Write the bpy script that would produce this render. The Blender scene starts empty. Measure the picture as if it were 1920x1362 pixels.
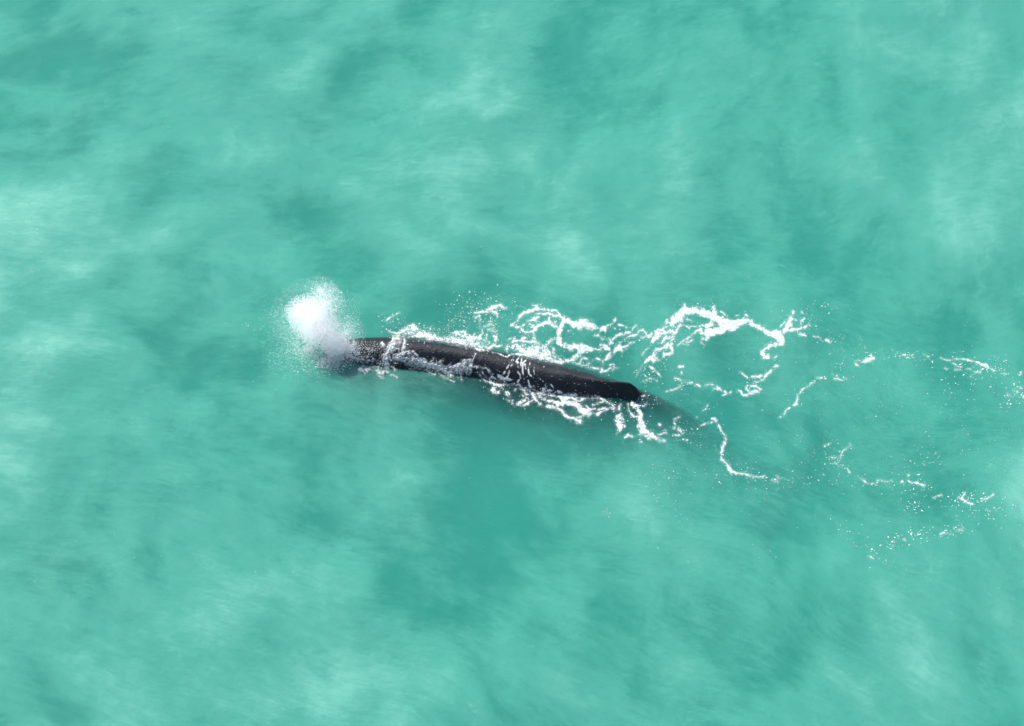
import bpy, math, random
import numpy as np
from mathutils import Vector
from mathutils.bvhtree import BVHTree
R = math.radians
random.seed(7)
rng = np.random.default_rng(11)
S = bpy.context.scene
COL = S.collection

# ------------------------------------------------------------------ camera
TILT = R(38.0); DIST = 110.0; PXM = 0.02          # 2 cm of sea per photograph pixel at the middle
cam_d = bpy.data.cameras.new("camera"); cam = bpy.data.objects.new("camera", cam_d); COL.objects.link(cam)
cam_d.sensor_width = 36.0
cam_d.lens = 36.0 * DIST / (1920 * PXM)
cam_d.clip_start = 0.5; cam_d.clip_end = 9000
CAM = np.array([0.0, -math.sin(TILT) * DIST, math.cos(TILT) * DIST])
cam.location = CAM; cam.rotation_euler = (TILT, 0, 0)
S.camera = cam
# ------------------------------------------------------------------ sky, sun, exposure
SUN_EL, SUN_AZ = R(44), R(-38)                     # azimuth from +Y, negative = towards -X
w = bpy.data.worlds.new("World"); S.world = w; w.use_nodes = True
wn = w.node_tree; bg = wn.nodes["Background"]
sky = wn.nodes.new("ShaderNodeTexSky"); sky.sky_type = 'NISHITA'; sky.sun_disc = False
sky.sun_elevation = SUN_EL; sky.sun_rotation = SUN_AZ
wn.links.new(sky.outputs[0], bg.inputs[0]); bg.inputs[1].default_value = 0.12
sun_d = bpy.data.lights.new("sun", 'SUN'); sun = bpy.data.objects.new("sun", sun_d); COL.objects.link(sun)
sun_d.energy = 5.0; sun_d.angle = R(0.5); sun_d.color = (1.0, 0.965, 0.91)
sd = Vector((math.sin(SUN_AZ) * math.cos(SUN_EL), math.cos(SUN_AZ) * math.cos(SUN_EL), math.sin(SUN_EL)))
sun.rotation_euler = sd.to_track_quat('Z', 'Y').to_euler()
S.view_settings.view_transform = 'Standard'; S.view_settings.look = 'None'
S.view_settings.exposure = 0.75; S.view_settings.gamma = 1.0
S.view_settings.use_curve_mapping = False
S.cycles.volume_bounces = 8; S.cycles.max_bounces = 24; S.cycles.diffuse_bounces = 24; S.cycles.transparent_max_bounces = 64
S.cycles.use_denoising = True
S.cycles.use_adaptive_sampling = True; S.cycles.adaptive_threshold = 0.025

# ------------------------------------------------------------------ numpy noise
def vnoise(x, y, seed=0):
    r = np.random.default_rng(seed); T = r.random((256, 256))
    xi = np.floor(x).astype(int); yi = np.floor(y).astype(int)
    fx = x - xi; fy = y - yi
    fx = fx * fx * fx * (fx * (fx * 6 - 15) + 10); fy = fy * fy * fy * (fy * (fy * 6 - 15) + 10)
    a = T[xi & 255, yi & 255]; b = T[(xi + 1) & 255, yi & 255]
    c = T[xi & 255, (yi + 1) & 255]; d = T[(xi + 1) & 255, (yi + 1) & 255]
    return (a * (1 - fx) + b * fx) * (1 - fy) + (c * (1 - fx) + d * fx) * fy
def fbm(x, y, o=4, seed=0, g=0.5):
    s = 0; a = 1; t = 0
    for i in range(o):
        c, n = math.cos(0.6 * i), math.sin(0.6 * i)
        s = s + a * vnoise((c * x - n * y) * 2 ** i + 17 * i + 100, (n * x + c * y) * 2 ** i + 31 * i + 100, seed + i); t += a; a *= g
    return s / t - 0.5
def ss(a, b, x):
    t = np.clip((x - a) / (b - a), 0, 1); return t * t * (3 - 2 * t)

# ------------------------------------------------------------------ photograph pixel -> ray -> sea
RX = np.array([1.0, 0, 0]); RU = np.array([0, math.cos(TILT), math.sin(TILT)]); RF = np.array([0, math.sin(TILT), -math.cos(TILT)])
def rays(px, py):
    u = (np.asarray(px, float) - 960) * PXM / DIST; v = (681 - np.asarray(py, float)) * PXM / DIST
    return u[..., None] * RX + v[..., None] * RU + RF
def zw(x, y):                                       # height of the sea surface
    z = 0.05 * np.sin(x * 0.62 + y * 0.25 + 1.4 * np.sin(y * 0.21)) + 0.03 * np.sin(x * 0.35 - y * 0.9 + 2 + 1.2 * np.sin(x * 0.3))
    z = z + 0.08 * fbm(x * 0.33 + 50, y * 0.33 + 50, 3, 3) + 0.018 * fbm(x * 1.3 + 50, y * 1.0 + 50, 3, 5)
    return z * np.exp(-((x * x + y * y) / 90.0 ** 2))
def sea(px, py):
    d = rays(px, py); t = -CAM[2] / d[..., 2]
    for _ in range(5):
        p = CAM + d * t[..., None]
        t = (zw(p[..., 0], p[..., 1]) - CAM[2]) / d[..., 2]
    return CAM + d * t[..., None]

# ------------------------------------------------------------------ helpers
def nn(nt, typ, **kw):
    n = nt.nodes.new(typ)
    for k, v in kw.items():
        if k[0] == 'i' and k[1:].isdigit(): n.inputs[int(k[1:])].default_value = v
        elif k in n.inputs.keys(): n.inputs[k].default_value = v
        else: setattr(n, k, v)
    return n
def newmat(name):
    m = bpy.data.materials.new(name); m.use_nodes = True; nt = m.node_tree
    for n in list(nt.nodes):
        if n.type != 'OUTPUT_MATERIAL': nt.nodes.remove(n)
    return m, nt, [n for n in nt.nodes][0]
def mesh(name, V, F, mat, smooth=True, attrs=None, parent=None):
    me = bpy.data.meshes.new(name)
    V = np.ascontiguousarray(V, dtype=np.float32)
    F = np.asarray(F, dtype=np.int32); k = F.shape[1]
    me.vertices.add(len(V)); me.vertices.foreach_set("co", V.ravel())
    me.loops.add(F.size); me.loops.foreach_set("vertex_index", F.ravel())
    me.polygons.add(len(F)); me.polygons.foreach_set("loop_start", np.arange(0, F.size, k, dtype=np.int32))
    me.polygons.foreach_set("loop_total", np.full(len(F), k, dtype=np.int32))
    me.update(calc_edges=True)
    me.polygons.foreach_set("use_smooth", np.full(len(F), smooth))
    for a, v in (attrs or {}).items():
        at = me.attributes.new(a, 'FLOAT', 'POINT'); at.data.foreach_set("value", np.asarray(v, dtype=np.float32))
    for m in (mat if isinstance(mat, list) else [mat]): me.materials.append(m)
    o = bpy.data.objects.new(name, me); COL.objects.link(o); o.parent = parent
    return o
def tag(o, label=None, cat=None, kind=None, group=None):
    if label: o["label"] = label
    if cat: o["category"] = cat
    if kind: o["kind"] = kind
    if group: o["group"] = group
    return o

# ------------------------------------------------------------------ the sea
def water_material():
    m, nt, out = newmat("sea_water"); L = nt.links.new
    geo = nn(nt, "ShaderNodeNewGeometry"); sep = nn(nt, "ShaderNodeSeparateXYZ"); L(geo.outputs["Position"], sep.inputs[0])
    def math_(op, a, b=None, c=None, clamp=False):
        n = nn(nt, "ShaderNodeMath", operation=op); n.use_clamp = clamp
        for i, v in enumerate((a, b, c)):
            if v is None: continue
            if isinstance(v, (int, float)): n.inputs[i].default_value = v
            else: L(v, n.inputs[i])
        return n.outputs[0]
    X, Y = sep.outputs[0], sep.outputs[1]
    # silt clouds, streaks and painted ripple light follow one slowly turning direction
    wv = nn(nt, "ShaderNodeTexNoise", Scale=0.10, Detail=1.0); L(geo.outputs["Position"], wv.inputs["Vector"])
    warp = math_('MULTIPLY', math_('SUBTRACT', wv.outputs["Fac"], 0.5), 4.0)
    slope = math_('MULTIPLY_ADD', Y, 0.025, -0.15)
    psi = math_('ADD', math_('SUBTRACT', Y, math_('MULTIPLY', X, slope)), warp)
    def streak(sx, sy, detail, rough, seed, dist=0.0):
        c = nn(nt, "ShaderNodeCombineXYZ"); L(math_('MULTIPLY', X, sx), c.inputs[0]); L(math_('MULTIPLY', psi, sy), c.inputs[1]); c.inputs[2].default_value = seed
        n = nn(nt, "ShaderNodeTexNoise", Scale=1.0, Detail=detail, Roughness=rough, Distortion=dist); L(c.outputs[0], n.inputs["Vector"])
        return n.outputs["Fac"]
    s1 = streak(0.34, 0.27, 6, 0.52, 1.0, 0.25); s2 = streak(1.0, 2.6, 5, 0.65, 5.0, 0.15); s3 = streak(1.9, 9.5, 4, 0.65, 9.0, 0.15)
    r1 = streak(0.9, 1.5, 3, 0.55, 14.0, 0.3); k1 = streak(0.6, 0.7, 2, 0.5, 21.0, 0.0)
    silt = nn(nt, "ShaderNodeAttribute", attribute_name="silt").outputs["Fac"]  # silt clouds plus light and shade of the swell, painted as tone
    f = math_('ADD', silt, math_('MULTIPLY', math_('SUBTRACT', s1, 0.5), 1.2))
    f = math_('ADD', f, math_('MULTIPLY', math_('SUBTRACT', s2, 0.5), 0.30))  # both streak layers paint ripple light and reflection into the colour
    f = math_('ADD', f, math_('MULTIPLY', math_('SUBTRACT', s3, 0.5), 0.27))
    # hair-thin paler filaments
    fil = math_('POWER', math_('SUBTRACT', 1.0, math_('MULTIPLY', math_('ABSOLUTE', math_('SUBTRACT', r1, 0.5)), 2.0), None, True), 50.0)
    f = math_('ADD', f, math_('MULTIPLY', math_('MULTIPLY', fil, math_('MULTIPLY', math_('SUBTRACT', k1, 0.50), 5.0, None, True)), 0.20))
    ramp = nn(nt, "ShaderNodeValToRGB"); cr = ramp.color_ramp; cr.interpolation = 'EASE'
    cr.elements[0].position = 0.0; cr.elements[0].color = C_DARK
    cr.elements[1].position = 1.0; cr.elements[1].color = C_LIGHT
    e = cr.elements.new(0.45); e.color = C_MID
    L(f, ramp.inputs[0])
    dif = nn(nt, "ShaderNodeBsdfDiffuse"); L(ramp.outputs[0], dif.inputs[0])
    tr = nn(nt, "ShaderNodeBsdfTransparent")
    mx = nn(nt, "ShaderNodeMixShader"); L(math_('MULTIPLY_ADD', f, 0.42, ALPHA0, clamp=True), mx.inputs[0]); L(tr.outputs[0], mx.inputs[1]); L(dif.outputs[0], mx.inputs[2])
    # ripples
    b1 = nn(nt, "ShaderNodeTexNoise", Scale=1.6, Detail=5.0, Roughness=0.6, Distortion=0.5); L(geo.outputs["Position"], b1.inputs["Vector"])
    bump = nn(nt, "ShaderNodeBump", Strength=0.4, Distance=0.09); L(math_('ADD', b1.outputs["Fac"], math_('ADD', math_('MULTIPLY', s2, 0.6), math_('MULTIPLY', s3, 0.22))), bump.inputs["Height"])
    L(bump.outputs[0], dif.inputs["Normal"])
    bum2 = nn(nt, "ShaderNodeBump", Strength=0.4, Distance=0.03); L(b1.outputs["Fac"], bum2.inputs["Height"])
    gl = nn(nt, "ShaderNodeBsdfGlossy", Roughness=0.10); L(bum2.outputs[0], gl.inputs["Normal"])
    fr = nn(nt, "ShaderNodeFresnel", IOR=1.33); L(bum2.outputs[0], fr.inputs["Normal"])
    mg = nn(nt, "ShaderNodeMixShader"); L(math_('MULTIPLY', fr.outputs[0], math_('SUBTRACT', 1.0, geo.outputs['Backfacing'])), mg.inputs[0]); L(mx.outputs[0], mg.inputs[1]); L(gl.outputs[0], mg.inputs[2])
    L(mg.outputs[0], out.inputs["Surface"])
    vs = nn(nt, "ShaderNodeVolumePrincipled", Density=VDENS, Anisotropy=0.0); vs.inputs["Color"].default_value = VCOL
    L(vs.outputs[0], out.inputs["Volume"])
    # the murk underneath, where no light comes back but the silt's own colour
    m2, nt2, out2 = newmat("deep_silt")
    d2 = nn(nt2, "ShaderNodeBsdfDiffuse"); d2.inputs[0].default_value = C_FLOOR; nt2.links.new(d2.outputs[0], out2.inputs["Surface"])
    return m, m2
C_DARK = (0.008, 0.145, 0.115, 1); C_MID = (0.11, 0.405, 0.315, 1); C_LIGHT = (0.23, 0.54, 0.435, 1)
C_FLOOR = (0.01, 0.22, 0.17, 1); ALPHA0 = 0.10; VDENS = 0.48; VCOL = (0.12, 0.63, 0.535, 1)
SILT_SWELL = np.array([  # tone grid: silt clouds with the swell's light and dark painted in
 [.30,.45,.50,.55,.32,.58,.30,.30,.40,.40,.50,.58],
 [.40,.30,.50,.50,.55,.60,.45,.50,.50,.32,.50,.62],
 [.70,.48,.45,.35,.56,.40,.60,.60,.45,.30,.50,.60],
 [.66,.42,.35,.40,.35,.35,.40,.40,.30,.30,.45,.35],
 [.60,.50,.40,.45,.40,.25,.20,.20,.30,.30,.35,.50],
 [.55,.40,.40,.40,.40,.20,.30,.50,.35,.45,.45,.65],
 [.55,.50,.50,.50,.55,.35,.35,.45,.30,.35,.50,.50],
 [.40,.40,.55,.60,.60,.45,.35,.50,.40,.50,.50,.45]])
def silt_swell_at(x, y):
    px = 960 + x / PXM; py = 681 - y * math.cos(TILT) / PXM
    wx = px + 110 * fbm(x * .25 + 9, y * .25 + 9, 3, 21); wy = py + 110 * fbm(x * .25 + 70, y * .25 + 40, 3, 25)
    gx = np.clip((wx - 80) / 160, 0, 10.999); gy = np.clip((wy - 85) / 170, 0, 6.999)
    i = gx.astype(int); j = gy.astype(int); fx = gx - i; fy = gy - j
    fx = fx * fx * (3 - 2 * fx); fy = fy * fy * (3 - 2 * fy)
    v = (SILT_SWELL[j, i] * (1 - fx) + SILT_SWELL[j, i + 1] * fx) * (1 - fy) + (SILT_SWELL[j + 1, i] * (1 - fx) + SILT_SWELL[j + 1, i + 1] * fx) * fy
    return 0.40 + (v - 0.43) * 1.2 + 0.36 * fbm(x * .3 + 20, y * .3 + 20, 4, 33)
def axis(lim, step, far):
    a = list(np.arange(-lim, lim + 1e-6, step)); s = step; p = lim
    out = []
    while p < far: s *= 1.35; p += s; out.append(p)
    return np.array([-v for v in out[::-1]] + a + out)
def build_water():
    gx = axis(23, 0.14, 4000); gy = axis(21, 0.14, 4000)
    nx, ny = len(gx), len(gy)
    Xg, Yg = np.meshgrid(gx, gy, indexing='ij'); Z = zw(Xg, Yg)
    V = np.stack([Xg.ravel(), Yg.ravel(), Z.ravel()], 1)
    idx = np.arange(nx * ny).reshape(nx, ny)
    F = np.stack([idx[:-1, :-1].ravel(), idx[1:, :-1].ravel(), idx[1:, 1:].ravel(), idx[:-1, 1:].ravel()], 1)
    # skirt and bottom
    ring = np.concatenate([idx[:, 0], idx[-1, 1:], idx[-2::-1, -1], idx[0, -2:0:-1]])
    n0 = len(V); Vb = V[ring].copy(); Vb[:, 2] = -2.6; n = len(ring)
    a = ring; b = np.roll(ring, -1); c = n0 + np.roll(np.arange(n), -1); d = n0 + np.arange(n)
    Fs = np.stack([a, d, c, b], 1)
    cn = n0 + n; V2 = np.vstack([V, Vb, [[0, 0, -2.6]]])
    k = np.arange(0, n - 1, 2)
    Fb = np.stack([np.full(n // 2, cn), n0 + (2 * np.arange(n // 2) + 2) % n, n0 + 2 * np.arange(n // 2) + 1, n0 + 2 * np.arange(n // 2)], 1)
    Fa = np.vstack([F, Fs, Fb])
    m, m2 = water_material()
    silt = np.concatenate([silt_swell_at(V[:, 0], V[:, 1]), np.zeros(n + 1)])
    o = mesh("water", V2, Fa, [m, m2], True, {"silt": silt})
    mi = np.zeros(len(Fa), dtype=np.int32); mi[len(F) + len(Fs):] = 1
    o.data.polygons.foreach_set("material_index", mi)
    tag(o, "milky turquoise sea full of drifting pale silt", "sea", kind="structure")
    return o
build_water()

# ------------------------------------------------------------------ the whale
# photograph x, axis y at sea level, half width, half height, height of the back above the sea, hump height
WH = [
 (604,655,.05,.05,-.30,0),(607,655,.25,.30,-.15,0),(616,655,.42,.50,.02,0),(638,656,.62,.75,.24,0),(670,658,.80,1.0,.40,0),
 (720,661,.90,1.15,.47,0),(780,665,.88,1.18,.50,0),(840,672,.88,1.20,.50,0),(900,682,.88,1.20,.50,0),(960,695,.90,1.20,.52,0),
 (1010,706,.90,1.18,.52,0),(1060,716,.86,1.12,.47,0.02),(1100,724,.80,1.06,.40,.06),(1135,730,.72,.98,.28,.20),(1160,734,.66,.92,.18,.36),
 (1178,737,.62,.88,.10,.46),(1185,738.3,.60,.86,.06,.42),(1191,739.5,.60,.86,.04,.33),(1197,741,.58,.84,.0,.17),(1203,742,.58,.82,-.02,.03),(1215,745,.52,.80,-.03,.0),(1250,755,.48,.74,-.18,.0),
 (1300,773,.46,.66,-.62,.0),(1360,786,.34,.52,-1.45,.0),(1420,812,.22,.30,-1.9,.0),(1450,820,.22,.2,-2.1,.0),
 (1470,830,.9,.13,-2.2,0),(1490,840,1.7,.10,-2.25,0),(1503,845,2.0,.06,-2.25,0),(1508,847,2.05,.02,-2.3,0)]
def catmull(T, n):
    T = np.array(T, float); P = np.vstack([2 * T[0] - T[1], T, 2 * T[-1] - T[-2]]); out = []
    for i in range(1, len(P) - 2):
        for k in range(n):
            t = k / n; m1 = (P[i + 1] - P[i - 1]) / 2; m2 = (P[i + 2] - P[i]) / 2
            lim = 2 * np.abs(P[i + 1] - P[i]); m1 = np.clip(m1, -lim, lim); m2 = np.clip(m2, -lim, lim)
            out.append((2*t**3-3*t**2+1)*P[i]+(t**3-2*t**2+t)*m1+(-2*t**3+3*t**2)*P[i+1]+(t**3-t**2)*m2)
    return np.array(out + [T[-1]])
def whale_material():
    m, nt, out = newmat("whale_skin"); L = nt.links.new
    geo = nn(nt, "ShaderNodeNewGeometry")
    n1 = nn(nt, "ShaderNodeTexNoise", Scale=1.7, Detail=6.0, Roughness=0.65); L(geo.outputs["Position"], n1.inputs["Vector"])
    ramp = nn(nt, "ShaderNodeValToRGB"); e = ramp.color_ramp.elements
    e[0].position = .35; e[0].color = (0.002, 0.004, 0.008, 1); e[1].position = .75; e[1].color = (0.007, 0.010, 0.016, 1)
    L(n1.outputs["Fac"], ramp.inputs[0])
    n2 = nn(nt, "ShaderNodeTexNoise", Scale=14.0, Detail=3.0, Roughness=0.7); L(geo.outputs["Position"], n2.inputs["Vector"])
    r2 = nn(nt, "ShaderNodeValToRGB"); e = r2.color_ramp.elements; e[0].position = .70; e[0].color = (0,0,0,1); e[1].position = .80; e[1].color = (1,1,1,1)
    L(n2.outputs["Fac"], r2.inputs[0])
    mixc = nn(nt, "ShaderNodeMixRGB", blend_type='MIX'); L(r2.outputs[0], mixc.inputs[0]); L(ramp.outputs[0], mixc.inputs[1]); mixc.inputs[2].default_value = (0.03, 0.03, 0.035, 1)
    p = nn(nt, "ShaderNodeBsdfPrincipled", Roughness=0.42); L(mixc.outputs[0], p.inputs["Base Color"]); p.inputs["Specular IOR Level"].default_value = 0.2
    n3 = nn(nt, "ShaderNodeTexNoise", Scale=6.0, Detail=7.0, Roughness=0.72); L(geo.outputs["Position"], n3.inputs["Vector"])
    bp = nn(nt, "ShaderNodeBump", Strength=0.8, Distance=0.06); L(n3.outputs["Fac"], bp.inputs["Height"]); L(bp.outputs[0], p.inputs["Normal"])
    L(p.outputs[0], out.inputs["Surface"])
    return m
def build_whale():
    T = catmull(WH, 12)
    d = rays(T[:, 0], T[:, 1]); t = -CAM[2] / d[:, 2]; C = CAM + d * t[:, None]
    tan = np.gradient(C[:, :2], axis=0); tan /= np.linalg.norm(tan, axis=1)[:, None]
    nrm = np.stack([-tan[:, 1], tan[:, 0]], 1)
    NP = 96
    u = np.linspace(-1, 1, NP, endpoint=False); phi = math.pi * np.sign(u) * np.abs(u) ** 1.35
    A, B, ZT, FH = T[:, 2:3], T[:, 3:4], T[:, 4:5], T[:, 5:6]
    zc = ZT - B
    n = A * np.sin(phi)[None, :]; c = np.cos(phi)[None, :]
    n = n * (1 + 0.42 * ss(600, 760, T[:, 0:1]) * 1.35 * ss(-0.58, 0.10, -c))
    n = n * (1 - 0.16 * np.clip(c, 0, 1) ** 2 * (np.abs(np.sin(phi)) ** .5)[None, :])
    z = zc + B * c * np.ones_like(n)
    ridge = 0.035 * np.exp(-(phi / 0.40) ** 2)[None, :] * ss(690, 800, T[:, 0:1]) * (1 - ss(1200, 1300, T[:, 0:1]))
    z = z + ridge + FH * np.exp(-(np.abs(n) / 0.17) ** 2.2) * (c > 0)
    und = 0.02 * fbm(T[:, 0:1] * .03 + 0 * n + 5, n * 2 + 8, 3, 41) * 2
    z = z + und * np.clip(c, 0, 1)
    V = np.stack([C[:, 0:1] + nrm[:, 0:1] * n, C[:, 1:2] + nrm[:, 1:2] * n, z], 2)
    ns = len(T); V = V.reshape(-1, 3)
    i = np.arange(ns - 1)[:, None] * NP; j = np.arange(NP)[None, :]; j2 = (j + 1) % NP
    F = np.stack([(i + j).ravel(), (i + j2).ravel(), (i + NP + j2).ravel(), (i + NP + j).ravel()], 1)
    c0 = len(V); V = np.vstack([V, V[:NP].mean(0), V[-NP:].mean(0)])
    k = np.arange(0, NP, 2)
    F = np.vstack([F, np.stack([np.full(NP // 2, c0), (k + 2) % NP, k + 1, k], 1),
                   np.stack([np.full(NP // 2, c0 + 1), (ns - 1) * NP + k, (ns - 1) * NP + k + 1, (ns - 1) * NP + (k + 2) % NP], 1)])
    o = mesh("sperm_whale", V, F[:, ::-1], whale_material())
    tag(o, "dark grey sperm whale lying at the surface and blowing, low hump near its tail", "whale")
    return o
whale = build_whale()

# ------------------------------------------------------------------ foam
# every stroke: (style, [(photo x, photo y, half width in px), ...]); s solid, h holey froth, t thin film
FOAM_WAKE = """
s 888,587,1 892,588,1.5 910,585,3.5 922,577,4 937,573.5,3.5 943,579,2.5 950.5,579,1
s 910,587,2 918,585,1.5 928,586,2 933,590,2 933,598,.7
s 892,596,2 898,593,1.5 900,600,1 898,607,1
s 920,595,1.2 919,603,1
t 907,617,1.5 914,611,2.5 922,607,2.5 927,610,2 925,616,2 915,619,2.5 922,622,2.5 929,623,2 934,620,1
s 899,612,.7 904,618,.8 904,624,1 902,630,1.5 898,637,3
s 958,611,2 969,604,2.5 975,594,3 983,588,4 995,584,3 1008,579,4 1014,581,2 1027,582,2 1041,583,2 1047,588,2
s 999,573.5,1 1008,575,2 1010,579,2
s 1004,590,1 1016,589,1.5 1029,588,2.5 1037,592,3.5 1047,593,3.5 1054,596,3
s 960,610,2.5 968,614,2 977,614,2.5 979,620,3 987,622.5,3 995,622.5,2.5 1003,619,4.5 1007,612,4 1014,609,3.5 1022,605,3.5 1031,606,4 1037,612,4 1045,613,4
s 1000,611,3 994,607,2 995,602,1.5 1002,598.5,4 1008,597,3
s 980,612,1.5 983,608,1
s 988,603,.8 995,601,1 1008,602,1
s 1029,596,2 1029,605,3
s 1041,602,1.5 1042,610,3
s 1057,594,3 1056,604,4 1053,614,4.5 1048.5,625,4.5 1046,633,4.5 1047,640,4.5 1052,647,3 1059,650,3.5
s 1043,637,2 1035,638,2.5 1029,644,3 1023,648.5,3
s 1000,622,1.5 1001,631,2 1003,641,2.8 1010,644,2
s 960,643,2 962,639,2.5 973.5,640,2 985,641,2.5 995,641,2.5 1009,645,2 1022,650,3 1027,657,2
s 973.5,640,2 980,635,3.5 985,633,2 990,632,1
s 953,637,1 960,634,1.2 968,638,1
s 860,623.5,1 869,623,1.5 873.5,620,1.5 871.5,628,1 878,633,2 878,637,1.2
s 889,627,1.5 890,637,3 897,634,2.5 902,629,2 905,618,1
s 899.5,635,2 909,640,2
s 913,628,1 911,637,1.3
s 918,641,2.5 916,646,2
s 912,654,4 918,652,3 927,647.5,3 933,650,2 941,648.5,1.5
s 927,631,2.2 931,633,2.5 930,639,2
s 948.5,652,2 954,646,2.5 949.5,657,1.5 953,663,1
h 760,629,3 776,630,4 800,634,4 817,635,4 852,640,6 874,645,7 896,652,6 906,657,3
h 762,618,4 773,612,6 786,626,8 798,628,5 812,632,5
h 852,626,4 870,628,5 884,636,6
h 962,650,5 985,655,8 1006,664,10 1020,667,7
h 1000,648,4 1015,655,7 1027,663,6
s 986,666,1.5 998,670,3 1014,670.5,4 1027,675,4 1043,678.5,3.5 1053,681,3
s 1033,650,.8 1039,657,2 1037,663,2.5 1032,667,2
s 1037,668,1.5 1047,672.5,1.5 1058,680,2
s 723,602.5,1 738,591.6,1 749,587,.8
s 727,620,1.3 735,624,1 744,626,1.5 755,622,2 765,617,2
s 1056,603,4 1066,603,5 1074,608.6,6 1086,611,9 1094,606,9 1103,612,7 1111,612,5 1120,617,3.5 1136,617,3.5
s 1090,606,4 1095,600,3.5
s 1110,607,2 1110,603,1.2
s 1065,622,1 1071,619,1.5
s 1047,637,5 1049,646,3 1057,647.6,4 1070,651,5 1082,651,6 1094,653,7.5 1104,655.6,5 1113,655.6,2 1125,655.6,1.3 1129,653,3 1136,653,5.5 1142,657,2.5
s 1127,647.6,2 1134,648,3
s 1129,659,1.5
s 1092,658,6 1086,665,5 1078,672,4.5 1071,677,3.5 1062,677,3.5
s 1090,675,.8 1088,680,.8 1085,683,1.8 1092,686.6,1.2 1098,686.6,1.5 1105,681,1.3 1103,678.5,.8
s 1090,675,.8 1097,672,1 1105,674,1.2
s 1073,681,1.5 1084,683,1.3
s 1098,690,.8 1111,690,1.3 1125,693,1.3 1129,693,2.2 1127,698,1.5
s 1130,698,1 1138.5,696,1.5 1144,691,1.3
s 1143,685,1.2 1150,683,1.2 1152,690,1.5 1148,696,1.5
s 1152,693,1 1158,691,1
s 1129,693,1 1131.5,683,1 1129,677,1.3 1137,676,2 1142,669,4 1144,662.5,2.5
s 1147,667,1 1152,662.5,1.5
s 1109,677,.8 1119,673,2 1125,676,1.5
s 1151,660,2.5 1156,654.5,5 1161.5,653,5.5 1167,658,3 1166,662.5,1.5
s 1161.5,644,2.5 1161.5,651,2
s 1167,653,2 1176,649,2
s 1180,645,1.3 1189,643,1.3
s 1171,655.6,1
s 1116,629,2 1120,628,2 1125,631.6,1.3 1128,637,1.3 1137,636,1.2 1143,636,2.2 1146.6,643,3 1142,647.6,1.5
s 1146.6,643,2 1152,635,2 1156,629,2 1165,628,2 1171,628,1.5 1177.5,623.5,2.5 1184,625,2
s 1171,637,1 1177.5,633,2 1187,630,2.5 1195,627,3 1199,621,1.8 1206,620,1.8 1211,626,2 1212,631.6,2 1204,633,2
s 1212,632,2 1220,631.6,3.5 1223,627,2.5
s 1223,640.7,3 1228,635,5 1235,629,6 1230,622,3 1243,618,2.5
s 1235,627,4 1248.5,623.5,3 1260,623.5,4
s 1242,643,1 1250,631.6,2.5
s 1153,601,3
s 1138.5,612,1 1148,608.6,1
s 1152,615.5,2
s 1160,609,2 1163,610,3 1167,613,2
s 1174,614,2
s 1185.5,619,1 1192,611,1
s 1260,646,3 1250,649,3 1242,653,3 1230,655.6,3 1226,665,4 1219,672,4 1210,678.5,2.5
s 1224.5,676,4 1229,671,3
s 1229,676,1 1239,675,1 1246,668,1.3 1260,663.6,3
s 1258,651,3 1262,658,2
s 1216.5,686.6,1.5 1223,692,1.5 1230,696,1.3
s 1205,666,.8 1209.6,658,.8 1215,653,.8
t 1205,684,1.2 1199,694.6,1 1192,707,.9
h 1259,611,5 1266,600,8 1272,598,9 1284,584,9
s 1249,602,2.5 1259,611,4 1266,600,6 1272,596,9 1284,583,8 1305,583,7 1326,588,7 1338,596,9 1353,605,10 1367.5,611,11 1382,607,8 1401,602.5,5 1415,609,5 1430,617,4 1444.6,625,6 1459,630,10 1465,638,7
s 1284,571,2 1284,578,3
s 1336,577.5,3 1340,588,5
s 1352,585,1.5 1358,590,2.5 1362,594,1
s 1380,592,1 1386,592,1.2
s 1399,592,2 1404,595,1.2
s 1249,602,2 1249,615,1.5
s 1326,623,8 1338,623,8 1355,619,6
s 1315,623,4 1322,628,5 1326,632,4
s 1324,613,5 1332,610,5
s 1317.5,636,3 1324,637,2
s 1315,644,.8 1322,649,.8
s 1280,609,1 1292.5,616,2
s 1288,600,1.5 1297,603,1.5
s 1292.5,613,1 1313,613,1
s 1272,648,1.2 1282,640,1.5 1297,630,2 1305,621,2 1316,618,2
s 1282,646,1 1292,646,1
s 1288,643,1.3 1299,638,1.3
s 1276,610,3 1269.6,617,3 1261,631.6,3 1246.6,636,3 1240,644,1.5
s 1263,636,2 1253,644,2 1249,652,3
s 1259,652.5,2.5 1261,661,2.5 1253,665,3 1244.6,665,2.5
s 1472,623,4 1480,609,6 1482,598,3.5 1486,590,1.2 1488,584,3.5
s 1465,613,2.5 1467,609,1.5 1476,604,1.5
s 1503,587,2.5
s 1472,621,3 1488,619,3 1503,617,2.5 1513,612,2.5
s 1505,611,1 1501,604.6,2 1507,598,1.5
s 1492.5,602.5,1.5
s 1517.5,611,1.3
s 1465,644,5 1449,646,4 1434,652.5,4 1428,661,4 1432,669,4.5
h 1432,669,5 1442.5,669,4
s 1453,671,1.5 1457,669,1.2
s 1495,625,1 1501,627.5,3 1511,629.6,2
s 1526,632,1.3 1537,633,1.3 1540,638,1
s 1550,637,3 1557,642,1.2
s 1550,639,1.5 1556,635,1
"""
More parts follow.
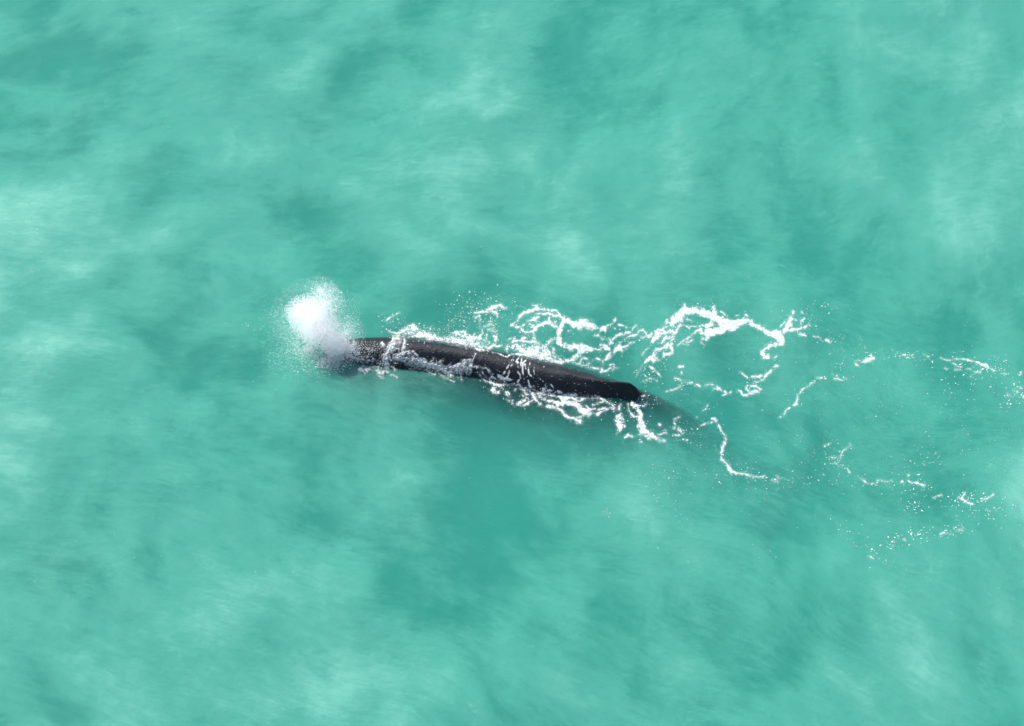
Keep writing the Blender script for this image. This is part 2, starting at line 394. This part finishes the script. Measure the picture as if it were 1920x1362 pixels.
FOAM_STREAKS = """
s 1451,690,2.5 1459,687,2.5
s 1444.6,696,3 1438,702.5,3 1432,711,2.5 1426,716,2 1419.6,717,1.3
s 1405,709,1 1413,708,2 1421.6,706.6,3.5 1430,704.6,2.5
s 1388,698,1 1394.6,704.6,1.5 1401,709,1
s 1416.5,717,2.5
s 1411,720,1.2
s 1418,723,1.2
s 1382,734,1.2 1390,734,2 1392.5,740,2.5 1401,742,2.5 1409,738,4 1421.6,734,3 1426,730.6,2 1417.5,725,2.3 1401,724,2.3 1399,728.5,2 1405,736,3
s 1273,689,2.2 1280,688,1.3
s 1278,698,1 1279,702.5,1
s 1265,710,.9 1280,715,1.2 1288,719,1 1299,719,1.3
s 1272,711,.8 1288,715,.8
s 1305,722,1.8 1313,725,1.8
s 1322,724,1.2 1330,721,1.5 1338,723,1
s 1342.5,724,1.5 1349,729.6,2.5 1355,734,1.5 1365,737,1 1372,735,.7
s 1336,728.5,1 1347,732,1.5
s 1355,742,1 1365,738,1
s 1207,715,.8 1211,718,.8 1215,711,.8 1224,711,1 1231,715,.8
s 1222,690,1.5 1230,696,1 1238,707,.8
s 1249,734,1 1263,732,.7 1280,723,.7
s 1326,761,1.8 1321.6,769,1.2 1316.5,771,1
s 1307,783,1.3
s 1335,786,1.5 1340,787,2.5 1343,790,1.2
s 1314,798,1.5 1325,795,.9 1336,792,1
s 1343,792,1.2 1348,802,1.5 1355,813,1.2 1360.5,819.5,1.2 1362,826,2.5 1358,834,4 1355,840,3.5 1353,849,2 1354.5,863,2.5 1363,870,3 1370,884,4.5 1380,888,3 1397.5,890,2 1411,894,1.8 1425,895,1.3 1435,893,1
s 1447,901,1.2 1457.7,904,1.5 1458.7,894,1
s 1557,858,1.5 1576,859,1 1579.7,847.7,1.2 1595,835.6,1.2
s 1547,837,1.3 1558,831.5,1.2
s 1564,868,1.5 1570,870,1
s 1588,878.6,1 1592.8,887,.8
s 1612,897,1 1627.8,908,1 1643,908.5,1 1646.7,901.6,1.8 1658.8,903.7,1.8 1670.8,901.6,1
s 1691,904,1.8
s 1703.5,892,1.5
s 1703.5,902.7,1.5 1710,907,1 1720.6,907,2 1734,911,1.8
s 1749,934,1.2 1765,929,1.5
s 1810,925,2 1803,937,2.2 1813.5,942,2.5 1824,947,1.5
s 1841,939,1.5 1853,934.6,1.5 1862,928,1
s 1763.6,1002,1 1775.6,999,1 1784,1000,1
s 1793,995.5,1 1806.6,993,1
s 1696.6,1012.7,1.8
s 1674,1024.7,1.3
s 1630,1043,.8 1633,1044.6,1.3 1637,1048,.8
s 1616,679.7,2 1625.6,675,4.5 1635,671,4.5 1634,664,1.5
s 1605,683.4,2.5 1610,686,1.5
s 1605,676,1.3 1612.5,676,1
s 1562,703,.8 1570,705,.8
s 1564,710.6,1 1571,710.6,1.2 1580.6,714.4,1.2 1586,710.6,.8
s 1531,709,1.3 1541,709,1.2
s 1547,709.5,1.3
s 1527.5,715,1 1517.5,724,1
s 1513,726.7,.9 1505,730,1.2 1495,741.7,1.3 1495,748,1.6 1493,756.7,3 1488,760,2
s 1482,765,1 1474,769,1.3 1470,777,1.2
s 1462,781.7,1.8
s 1691,665.6,1.2 1697,666,1.2
s 1700,671,.8 1714,665.6,.8
s 1730.6,664.7,1 1741,669,1
s 1763,672,1 1772,675,1 1790.6,675,1.2 1802,674,1.5 1813,675,2.2 1826,678,1.5 1832,680.6,2 1839,685,3 1850.6,687,3 1858,692,2 1865.6,696.6,1.2
s 1785,680.6,1 1794,686,1 1803,689,.8
s 1813,692,1 1820.6,693,2
s 1828,698,1 1837.5,699,1 1839,694,.8
s 1770,690,1 1777,692,1
s 1790.6,694.7,1 1800,694,1
s 1820,706,1.3
s 1879,701,1 1888,702,1
s 1912.5,703,1 1915,697,1
s 1914,727.5,2.2
s 1907,736,1.5
s 1889,741.6,1.7
s 1918,744,2
"""
FOAM_FLANK = """
s 887.5,688.6,1 902,690,1.3 912.7,691,1.5 917,696.7,1.5 924,706,1.5 930,711.6,1.5
s 903.5,698,1.5 909,706,1.3 920.7,716,1.5 927.6,722,2
s 899,700,1.5 902.4,709,1.3 911.6,716,1.2 924,721,1.2
s 919.6,708,1.8 929,709,1.5
s 927.6,722,2 935.6,723,2.5 948,720.7,2.5 959.7,722,2 972,722,2.5 979,726.5,3 984,733,2.5 988,740,2
s 984,727.6,1.5 995,735.6,2.5 1001,742.5,4 1002,749,4 1009,754,2 1014.7,758.5,3
s 1008,739,2 1018,739,3 1029.6,740,2 1043,743.6,2.5 1057,748,6 1069.7,743.6,5 1080,742.5,3
s 1012,745,2 1024,750.5,2.5 1039,756,3 1049,757,4 1061.7,755,5 1080,758,5 1090,766.7,7 1101.7,775,7
s 1028,762,3 1043,763.5,3.5 1052.5,769,3 1057,775.7,3 1065,783.7,2.5 1078,785,2 1095,780,2 1101,775,2
s 1048,758.5,3 1043,763,3
h 924,731,5 933,735.6,4
s 939,724,1.5 942.5,732,1
h 949,739,5 954,742,4
t 966.6,733,2.5 968,728,2
s 979,740,1.5 982,744,1.5
h 970,758.5,2 977,754,3 986,748,4
s 981.5,761,2 992,756,2.5 997.5,751.7,2
s 970,759,1.3 980,763,1.3
s 949,749,1 956,754,.8
s 962,751.7,1 960,756,1 965,762,1
s 1071.7,746.7,2.5 1086.7,753,2 1100,745,2 1115,746.7,2 1123,746.7,2.5 1136.7,753,1.5 1148,760,2 1156.7,770,1.5
s 1080,746.7,1.5 1103,746.7,1.5
s 1100,761.7,2 1106.7,768,1.5 1116.7,766.7,1
s 1113,760,1.5 1125,755,1.5 1135,751.7,1.3
s 1111.7,775,1.5 1120,778,2 1133,770,1.5 1143,765,2 1153,768,2
s 1123,768,2 1140,765,1.5
s 1078,786.7,3 1086.7,791.7,5
s 1162.5,758,1.5 1161.7,768,2.3
h 1161.7,780,6 1160,790,8 1165,800,7.5 1160,811.7,3
s 1173,821.7,2 1180,816.7,3.5 1185,818,2
s 1200,828,2.5
s 1189,818,1.5
s 1178,758,1.3 1180,770,2 1186.7,780,3 1193,782,2
s 1185,758,3 1186.7,766.7,1.5 1195,761.7,3 1196.7,770,3 1200,776.7,4 1200,788,5 1203,796.7,6 1206.7,806.7,7 1200,815,4
h 1203,805,8 1216.7,816.7,7 1228,823,4
s 1216,816,4 1228,823,3 1240,826.7,2 1246.7,827.5,1
s 1233,816.7,1 1250,811.7,1.3 1247,807,1
s 1195,760,1.2 1206.7,761.7,1.2 1211.7,758,1
s 1236.7,796.7,2.5
s 1263,786.7,1 1273,783,1.5
s 1263,786.7,1 1265,796.7,1
t 1265,797,1.5 1263,803,3.5
h 1271.7,805,4 1278,811.7,3
s 1265,816.7,1.5 1276,817,1.3
s 1286.7,826.7,1.8
s 1200,743,.8 1208,742.5,1.5
"""
FOAM_WAVE = """
h 743,634,3 737.5,646,5 729,661,6 724,676,6 726.7,689,5
s 748,632,3 745,644,3 737,656,3 728,670,2.5 726,686,3
s 756,632.5,2 759,643,3 757.8,654,3 755,662,3
h 716,644.7,3 722,654,4
h 744,672,7 756,667,6 766,663.6,4
s 758,664,2 767,660.5,2.2 774,660,1.6 781,669,2.5 789,674,2
h 752,676,5 762,676,6 775,678.5,5 789,681,8 802.5,686.7,6 820,689,4.5 836,693,7 850,697.5,8 862,690.7,7 870,684,6 884,680,4
s 781,671,1.6 790,677,1 
s 806,683,1.5 815,684,2.4 822,687,1
s 846,693,1.2 856,691,3 868,682,2.4 880,677,1.8 887,681,1.5
s 768.6,693,1.5 783.5,692,1 802.5,697.5,1.2 816,704,.8
s 827,704,1 836,709.7,1 851,717.8,1
h 675,694.8,3 682,697.5,4 693,693.4,2
s 705,697,1.2 711,698,1
h 711,699,3 720,699,3
s 737.5,690.7,1 742,697,1
h 625,672,9 640,672,7 650,668,5
h 602,681,7 618,684,6 632,686,3
s 648,665,2 660,671,2.2 672.5,673.5,2.2 685.6,677,1.5
h 655,655,5 662,648,6
s 874,692,1 870,700,1.2
s 885,690,1 883,698,1 879,704,.8
s 864,704,.9 866,714,.8 
"""
FOAM_RUNS = """
s 922,661,1 934.5,663.4,1.3 945,668,1 951.7,670,1.3 957,665.7,1.5 966.6,664.6,2 975.7,665,2 984,666,2 990,667,3
s 962,672.6,.8 955,683,.9 949,694,.8
s 947,696.7,1 941,706,1 939,711.6,1
s 964,666,1 963,677,.7 958.5,687.5,.6
s 975.7,665.7,1.2 971,673.7,.9 966.6,679.5,.6
s 971,679.5,.9 971.7,689.8,.9
s 979,669,.8 977,680.6,.8 975.7,690,.6
s 985,677,.9 980,681.8,1.2 980,696.7,1.2 981.5,706,.9 983,712,.6
s 984,682,.6 986,692,.5
s 955,695.5,1.2 953,704.7,1 949,711.6,1.2
s 970,696.7,1.2 974.6,702.4,1.2 975.7,709,1.2 970,717,1.2
s 994,680.6,.6 991.8,690,.7 992,702.4,.8 996,706,1.2
s 1001,690,.6 1002,702.4,.6
s 990.6,715,1 991.8,722,1.2 996,727.6,2
s 996,727,1.3 1002,723,1
s 1009,709,.6 1018,716,.6
s 1022.7,724,1.1 1025,731,.9
s 1029.6,719.6,.8 1035,724,.8 1040,730,.6
s 892,664,.7 889,670,.6 886.5,678,.6
h 1016,731,3 1030,733,3 1044,735,3 1052,737,2
h 935,705,3 945,711,3 960,713,3
s 1157,739,1.2
h 650,645,6 660,655,7 668,662,5
"""
def fingers(path, n, ang, spread, l0, l1, r0, r1, jit):
    p = np.array(path, float); seg = rng.integers(0, len(p) - 1, n); t = rng.random(n); out = []
    for k in range(n):
        q = p[seg[k]] + (p[seg[k] + 1] - p[seg[k]]) * t[k] + rng.normal(0, jit, 2)
        a = R(ang + rng.normal(0, spread)); L = rng.uniform(l0, l1); rr = rng.uniform(r0, r1)
        d = np.array([math.cos(a), math.sin(a)]); m = q + d * L * .5 + rng.normal(0, L * .10, 2); e = q + d * L
        out.append(('s', np.array([[*q, rr], [*m, rr * .9], [*e, rr * .35]])))
    return out
def parse(txt):
    out = []
    for l in txt.strip().split("\n"):
        if not l.strip(): continue
        t = l.split(); out.append((t[0], np.array([[float(q) for q in p.split(",")] for p in t[1:]])))
    return out
GX0, GX1, GY0, GY1 = 560, 1960, 540, 1070
gxx, gyy = np.meshgrid(np.arange(GX0, GX1 + 1.0), np.arange(GY0, GY1 + 1.0), indexing='ij')
_w1x = 9 * fbm(gxx / 16, gyy / 16, 3, 51); _w1y = 9 * fbm(gxx / 16, gyy / 16, 3, 61)
_lace = np.abs(fbm(gxx / 8 + _w1x * .3, gyy / 6 + _w1y * .3, 3, 71)) ; _fine = fbm(gxx / 2.6, gyy / 2.6, 3, 81)
_w2x = 2.4 * fbm(gxx / 4.5, gyy / 4.5, 2, 131); _w2y = 2.4 * fbm(gxx / 4.5, gyy / 4.5, 2, 141)
_hole = fbm(gxx / 6, gyy / 5, 4, 91, 0.7); _mid = fbm(gxx / 5, gyy / 5, 2, 95)
WHB = BVHTree.FromPolygons([v.co[:] for v in whale.data.vertices], [tuple(p.vertices) for p in whale.data.polygons])
def surface_hits(px, py):
    """nearest real surface, whale or sea, seen along each ray"""
    P = sea(px, py); d = rays(px, py); dn = d / np.linalg.norm(d, axis=1)[:, None]
    near = np.nonzero((px > 596) & (px < 1225) & (py > 615) & (py < 775))[0]
    o = Vector(CAM)
    for i in near:
        loc, nrm, fi, ds = WHB.ray_cast(o, Vector(dn[i]))
        if loc is not None and ds < np.linalg.norm(P[i] - CAM) + 0.02: P[i] = loc
    return P
def foam_field(strokes, warp=1.0):
    D = np.full(gxx.shape, -9.0); T = np.zeros(gxx.shape)
    for st, p in strokes:
        if len(p) == 1: p = np.vstack([p, p + [[.6, .4, 0]]])
        rm = p[:, 2].max() + 9
        a0 = max(int(p[:, 0].min() - rm) - GX0, 0); a1 = min(int(p[:, 0].max() + rm) - GX0, gxx.shape[0] - 1)
        b0 = max(int(p[:, 1].min() - rm) - GY0, 0); b1 = min(int(p[:, 1].max() + rm) - GY0, gxx.shape[1] - 1)
        sl = (slice(a0, a1 + 1), slice(b0, b1 + 1))
        k = warp * min(1.0, 0.35 + p[:, 2].mean() / 6)
        X = gxx[sl] + _w1x[sl] * k * .55 + _w2x[sl] * warp; Y = gyy[sl] + _w1y[sl] * k * .55 + _w2y[sl] * warp
        best = np.full(X.shape, -9.0)
        for (x0, y0, r0), (x1, y1, r1) in zip(p[:-1], p[1:]):
            dx, dy = x1 - x0, y1 - y0; L2 = dx * dx + dy * dy + 1e-9
            t = np.clip(((X - x0) * dx + (Y - y0) * dy) / L2, 0, 1)
            best = np.maximum(best, r0 + (r1 - r0) * t - np.hypot(X - x0 - t * dx, Y - y0 - t * dy))
        if st == 'h':
            best = np.minimum(best + 5 * _mid[sl] + 3 * _fine[sl], 16 * _hole[sl] + 6 * _fine[sl] + 0.9 + 0.35 * np.clip(best, -3, 3))
        elif st == 't':
            best = best + 1.5 * _mid[sl]
        else:
            # tattered rims, gaps and lace inside the broad rafts
            rm_ = np.clip(p[:, 2].mean() / 3, .35, 1.6)
            best = best + 4.5 * _mid[sl] * np.clip(rm_, .85, 2) + 2.3 * _fine[sl] * np.clip(rm_, .7, 1)
            if p[:, 2].max() > 2.2: best = np.minimum(best, 34 * (_lace[sl] - 0.016) + 0.25 * best)
        up = best > D[sl]
        D[sl] = np.where(up, best, D[sl]); T[sl] = np.where(up, 1.0 if st == 't' else 0.0, T[sl])
    return D, T
def foam_mesh(name, strokes, mat, lift=0.010, hump=0.007, rough=0.003, warp=1.0, capd=5.0, grow=0.25, film=2.6, halo=3.4, hal=.12):
    D, T = foam_field(strokes, warp); D = D + grow
    D = D + halo; act = np.zeros(D.shape, bool); a = D > 0
    act |= a
    for s in ((1, 0), (-1, 0), (0, 1), (0, -1), (1, 1), (-1, -1), (1, -1), (-1, 1)): act |= np.roll(a, s, (0, 1))
    ids = np.full(D.shape, -1); ids[act] = np.arange(act.sum())
    px = gxx[act]; py = gyy[act]; P = surface_hits(px, py); Dv = D[act]
    raw = P.copy()
    De = Dv - halo; hgt = lift * (.3 + .7 * ss(0, halo, Dv)) + hump * ss(0, capd, De) + rough * ss(-.5, 2.5, De) * (fbm(px / 3.0, py / 3.0, 3, 13) * 2 + 0.3)
    # white water stands up towards sky and viewer alike
    P[:, 2] += hgt
    al = (hal * ss(0, halo, Dv) + (1 - hal) * ss(-0.2, film, De)) * np.where(T[act] > 0, 0.45, 1.0)
    tris = []
    A = ids[:-1, :-1]; B = ids[1:, :-1]; C = ids[1:, 1:]; E = ids[:-1, 1:]
    ok = (A >= 0) & (B >= 0) & (C >= 0) & (E >= 0)
    A, B, C, E = A[ok], B[ok], C[ok], E[ok]
    tr = np.vstack([np.stack([A, C, B], 1), np.stack([A, E, C], 1)])
    ext = (raw[tr].max(1) - raw[tr].min(1)).max(1); tr = tr[ext < 0.12]
    pos = Dv[tr] > 0; cnt = pos.sum(1)
    V = [P]; AL = [al]; n = len(P); F = [tr[cnt == 3]]
    def cut(i, j):
        f = (Dv[i] / (Dv[i] - Dv[j]))[:, None]; return P[i] + (P[j] - P[i]) * f, al[i] + (al[j] - al[i]) * f[:, 0]
    for want in (1, 2):
        q = tr[cnt == want]; pq = pos[cnt == want]
        odd = np.argmax(pq == (want == 1), axis=1); r = np.arange(len(q))
        a_, b_, c_ = q[r, odd], q[r, (odd + 1) % 3], q[r, (odd + 2) % 3]
        v1, l1 = cut(a_, b_); v2, l2 = cut(a_, c_); m = len(q)
        V += [v1, v2]; AL += [l1, l2]; i1 = n + np.arange(m); i2 = n + m + np.arange(m); n += 2 * m
        F += [np.stack([a_, i1, i2], 1)] if want == 1 else [np.stack([i1, b_, c_], 1), np.stack([i1, c_, i2], 1)]
    V = np.vstack(V); AL = np.concatenate(AL); F = np.vstack(F)
    used = np.zeros(len(V), bool); used[F] = True; rm = np.cumsum(used) - 1
    return mesh(name, V[used], rm[F], mat, True, {"cover": AL[used]})
def foam_material():
    m, nt, out = newmat("foam"); L = nt.links.new
    geo = nn(nt, "ShaderNodeNewGeometry")
    at = nn(nt, "ShaderNodeAttribute", attribute_name="cover")
    n1 = nn(nt, "ShaderNodeTexNoise", Scale=5.0, Detail=5.0, Roughness=0.65); L(geo.outputs["Position"], n1.inputs["Vector"])
    n2 = nn(nt, "ShaderNodeTexNoise", Scale=26.0, Detail=3.0, Roughness=0.6); L(geo.outputs["Position"], n2.inputs["Vector"])
    r = nn(nt, "ShaderNodeMapRange"); L(n1.outputs["Fac"], r.inputs[0]); r.inputs[1].default_value = .30; r.inputs[2].default_value = .58; r.inputs[3].default_value = .55; r.inputs[4].default_value = 1.0
    mu = nn(nt, "ShaderNodeMath", operation='MULTIPLY'); L(at.outputs["Fac"], mu.inputs[0]); L(r.outputs[0], mu.inputs[1])
    bp = nn(nt, "ShaderNodeBump", Strength=0.35, Distance=0.02); L(n2.outputs["Fac"], bp.inputs["Height"])
    d = nn(nt, "ShaderNodeBsdfDiffuse"); d.inputs[0].default_value = FOAMC; L(bp.outputs[0], d.inputs["Normal"])
    tl = nn(nt, "ShaderNodeBsdfTranslucent"); tl.inputs[0].default_value = FOAMC
    m1 = nn(nt, "ShaderNodeMixShader"); m1.inputs[0].default_value = .25; L(d.outputs[0], m1.inputs[1]); L(tl.outputs[0], m1.inputs[2])
    t = nn(nt, "ShaderNodeBsdfTransparent"); m2 = nn(nt, "ShaderNodeMixShader"); L(mu.outputs[0], m2.inputs[0]); L(t.outputs[0], m2.inputs[1]); L(m1.outputs[0], m2.inputs[2])
    L(m2.outputs[0], out.inputs["Surface"])
    return m
FOAMC = (0.65, 0.675, 0.675, 1)
fm = foam_material()
wake, streaks, flank, wave, runs = map(parse, (FOAM_WAKE, FOAM_STREAKS, FOAM_FLANK, FOAM_WAVE, FOAM_RUNS))
wave += fingers([(752,634),(742,642),(733,655),(727,668)], 46, 118, 16, 8, 24, .6, 1.5, 5)
wave += fingers([(742,655),(728,672),(724,688)], 26, 110, 25, 5, 14, .6, 1.3, 6)
wave += fingers([(758,672),(775,678),(790,681),(803,687),(836,693),(850,697)], 60, 65, 30, 5, 15, .5, 1.3, 3.5)
wave += fingers([(762,668),(790,676),(820,685),(848,690)], 22, -60, 30, 3, 7, .6, 1.2, 2)
wave += fingers([(856,690),(868,683),(884,680)], 26, 100, 14, 8, 22, .6, 1.3, 3)
wave += fingers([(650,665),(668,672),(690,678),(720,690)], 26, 25, 22, 5, 14, .5, 1.2, 3)
wave += fingers([(675,692),(700,698),(740,700)], 14, 20, 18, 4, 12, .4, .9, 4)
tag(foam_mesh("foam_wake", wake, fm, grow=.25, film=2.5), "lacy white foam on the sea along the far side of the whale, trailing off in a thick curl beyond its tail", "foam", "stuff")
tag(foam_mesh("foam_streaks", streaks, fm, warp=.8, grow=.15, film=2.4), "thin broken lines and crumbs of foam adrift on the sea behind the whale", "foam", "stuff")
tag(foam_mesh("foam_patch", flank, fm, grow=.3, film=2.5), "net of white foam against the near side of the whale's rear half, with clots below the hump", "foam", "stuff")
tag(foam_mesh("breaking_wave", wave, fm, lift=.02, hump=.05, rough=.06, warp=1.0, capd=8, grow=1.6, film=4.5, halo=2.0, hal=.07), "small wave breaking blue-white over the near side of the whale's head and back", "wave", "stuff")
tag(foam_mesh("water_runnels", runs, fm, lift=.010, hump=.01, rough=.01, warp=.35, grow=.55, film=1.5, halo=1.0, hal=.06), "thin white runnels of water streaming down the middle of the whale's back", "water", "stuff")

# ------------------------------------------------------------------ flecks and spray: small flattened or round blobs
OCT_V = np.array([[1,0,0],[-1,0,0],[0,1,0],[0,-1,0],[0,0,1],[0,0,-1]], float)
OCT_F = np.array([[0,2,4],[2,1,4],[1,3,4],[3,0,4],[2,0,5],[1,2,5],[3,1,5],[0,3,5]])
def blobs(name, P, size, mat, flat=1.0, stretch=0.0):
    n = len(P); ang = rng.random(n) * 6.283; c, s = np.cos(ang), np.sin(ang)
    st = 1 + stretch * rng.random(n) ** 2
    b = OCT_V[None] * np.stack([size * st, size / np.sqrt(st), size * flat], 1)[:, None, :]
    b = b * (0.8 + 0.4 * rng.random((n, 6, 1)))
    x = b[..., 0] * c[:, None] - b[..., 1] * s[:, None]; y = b[..., 0] * s[:, None] + b[..., 1] * c[:, None]
    V = np.stack([x, y, b[..., 2]], 2) + P[:, None, :]
    F = (np.arange(n)[:, None, None] * 6 + OCT_F[None]).reshape(-1, 3)
    return mesh(name, V.reshape(-1, 3), F, mat, True)
def at_height(px, py, z):
    d = rays(px, py); t = (z - CAM[2]) / d[..., 2]; return CAM + d * t[..., None]
def drop_material(name, col, tr, clear=0.0):
    m, nt, out = newmat(name); L = nt.links.new
    d = nn(nt, "ShaderNodeBsdfDiffuse"); d.inputs[0].default_value = col
    t = nn(nt, "ShaderNodeBsdfTranslucent"); t.inputs[0].default_value = col
    x = nn(nt, "ShaderNodeMixShader"); x.inputs[0].default_value = tr
    L(d.outputs[0], x.inputs[1]); L(t.outputs[0], x.inputs[2])
    c = nn(nt, "ShaderNodeBsdfTransparent"); y = nn(nt, "ShaderNodeMixShader"); y.inputs[0].default_value = clear
    L(x.outputs[0], y.inputs[1]); L(c.outputs[0], y.inputs[2]); L(y.outputs[0], out.inputs["Surface"])
    return m
drop_m = drop_material("spray_drop", (0.98, 0.985, 0.99, 1), 0.85, 0.38)
fleck_m = drop_material("foam_fleck", (0.72, 0.75, 0.74, 1), 0.2)
def flecks():
    X, Y, Z = [], [], []
    def add(x, y, s): X.append(np.asarray(x)); Y.append(np.asarray(y)); Z.append(np.asarray(s))
    def lognorm(n, m, sg=.45): return m * np.exp(rng.normal(0, sg, n))
    for grp, dens in ((wake, .30), (streaks, .28), (flank, .26)):
        for st, p in grp:
            for a, b in zip(p[:-1], p[1:]):
                L = np.hypot(*(b - a)[:2]); n = rng.poisson(L * dens + .35); t = rng.random(n)
                off = rng.normal(0, 1, (n, 2)); off = off / np.linalg.norm(off, axis=1)[:, None] * (a[2] * .8 + rng.exponential(7, n))[:, None]
                add(a[0] + (b - a)[0] * t + off[:, 0], a[1] + (b - a)[1] * t + off[:, 1], lognorm(n, .55))
    def cloud(cx, cy, rx, ry, n, m=.55, ang=0):
        u = rng.normal(0, .5, (n, 2)); c, s = math.cos(ang), math.sin(ang)
        add(cx + u[:, 0] * rx * c - u[:, 1] * ry * s, cy + u[:, 0] * rx * s + u[:, 1] * ry * c, lognorm(n, m))
    for a in ((885,575,60,28,200,.55,-.35),(865,600,40,14,90,.5),(925,600,35,25,60,.6),(800,618,70,10,160,.6),(740,605,26,16,60,.5),
              (1000,575,50,10,50,.5),(1160,640,90,30,60,.5),(1290,570,60,10,40,.5),(1500,600,50,30,60,.6),(1570,640,60,40,40,.5),
              (1215,700,30,25,70,.5),(1260,730,60,25,60,.45),(1200,755,50,12,40,.55),(1280,815,30,18,60,.6),(1320,835,25,12,16,.5),
              (1370,880,60,30,60,.55),(1440,905,60,14,50,.6),(1550,850,60,22,40,.55),(1570,870,30,12,26,.65),(1530,900,110,30,60,.5),
              (1715,920,60,40,80,.6),(1720,950,25,12,26,.7),(1810,935,35,20,60,.75),(1860,955,50,30,70,.75),(1730,860,70,40,50,.6),
              (1700,1010,60,14,80,.75,-.3),(1780,1000,60,10,40,.7,-.3),(1640,1040,50,8,24,.6,.5),(1600,1005,110,14,40,.5,.55),
              (1850,690,60,22,90,.65),(1900,740,30,30,60,.75),(1780,730,90,40,50,.6),(1700,670,50,14,40,.6),(1590,650,40,20,24,.5),
              (1580,680,30,20,24,.55),(1550,575,30,12,16,.6),(1640,760,60,40,16,.7),(1130,830,60,30,26,.4),(1000,790,90,20,26,.4),
              (385,377,12,8,12,.6),(300,240,60,12,10,.45),(850,150,20,20,14,.5),(790,185,12,8,8,.4),(960,900,60,40,10,.5),
              (1135,960,10,12,20,.5),(1250,900,60,60,60,.45),(1230,970,60,80,40,.45),(470,607,50,10,10,.55),(1050,110,60,40,14,.4),
              (1020,440,12,5,8,.5),(470,700,60,20,16,.4),(60,510,14,8,10,.5)): cloud(*a)
    n = 130; add(rng.uniform(670, 1180, n), 662 + rng.uniform(0, 510, n) * 0 + rng.normal(0, 16, n), lognorm(n, .4, .3)); Y[-1] = Y[-1] + (X[-1] - 700) * .155
    n = 520; add(rng.uniform(-60, 1980, n), rng.uniform(-60, 1420, n), lognorm(n, .42, .35))
    n = 700; x = rng.uniform(1250, 1980, n); y = rng.normal(860, 120, n); add(x, y, lognorm(n, .42, .35))
    x = np.concatenate(X); y = np.concatenate(Y); s = np.clip(np.concatenate(Z) * 1.08, .36, 2.3) * PXM
    k = ~((x > 1150) & (x < 1200) & (y > 700) & (y < 745)); x, y, s = x[k], y[k], s[k]
    P = surface_hits(x, y); P[:, 2] += .006
    tag(blobs("foam_flecks", P, s, fleck_m, .45, 1.2), "tiny white flecks of foam scattered over the turquoise sea", "foam", "stuff")
flecks()
def spray():
    P, Sz = [], []
    def ball(px, py, z, r, n, size, sq=(1, 1, 1), p=.5):
        c = at_height(np.array(px, float), np.array(py, float), z)
        d = rng.normal(0, 1, (n, 3)); d /= np.linalg.norm(d, axis=1)[:, None]
        q = c + d * (r * rng.random(n) ** p)[:, None] * np.array(sq); q[:, 2] = np.maximum(q[:, 2], zw(q[:, 0], q[:, 1]) + .01)
        P.append(q); Sz.append(size * np.exp(rng.normal(0, .4, n)))
    ball(587, 600, .9, .92, 17000, .0085, (1, 1, .8), .62)
    ball(568, 584, .8, .72, 7000, .0085, (1, 1, .7), .6)
    ball(602, 622, .95, .78, 14000, .0085, (1, 1, .7), .62)
    ball(626, 646, .62, .52, 9500, .0085, (1, 1, .8), .6)
    ball(636, 652, .5, .42, 3200, .0085, (1, 1, .9), .6)
    ball(610, 570, 1.4, .80, 6000, .007, (1, 1, 1), .7)
    ball(602, 547, 1.7, .70, 2600, .006, (1, 1, 1), .8)
    ball(592, 600, 1.2, 1.75, 15000, .0058, (1, 1, .8), .85)
    ball(560, 590, .9, 1.6, 5000, .0055, (1, 1, .6), .95)
    ball(648, 625, 1.0, .8, 4500, .0065, (1, 1, .9), .7)
    ball(655, 655, .45, .5, 1400, .009, (1, 1, .6), .6)
    ball(580, 655, .25, 2.0, 5500, .0075, (1, .8, .2), 1.1)
    ball(625, 675, .15, .9, 1800, .011, (1, .7, .3), .7)
    ball(690, 655, .5, .8, 420, .010, (1, .5, .3), .7)
    # sea broken up along both sides of the back
    for x, y, n in ((740, 640, 500), (770, 624, 500), (800, 630, 500), (850, 636, 800), (885, 646, 800), (905, 650, 400), (1000, 664, 700), (1030, 672, 500),
                    (735, 678, 700), (780, 677, 700), (820, 686, 700), (860, 690, 700), (930, 722, 300), (1010, 738, 300)):
        ball(x, y, .12, .45, n // 2, .010, (1.3, .6, .45), .8)
    tag(blobs("blow_spray", np.vstack(P), np.concatenate(Sz), drop_m, 1.0, .6), "white blow bursting from the whale's blowhole over its head, with droplets all round", "spray", "stuff")
spray()
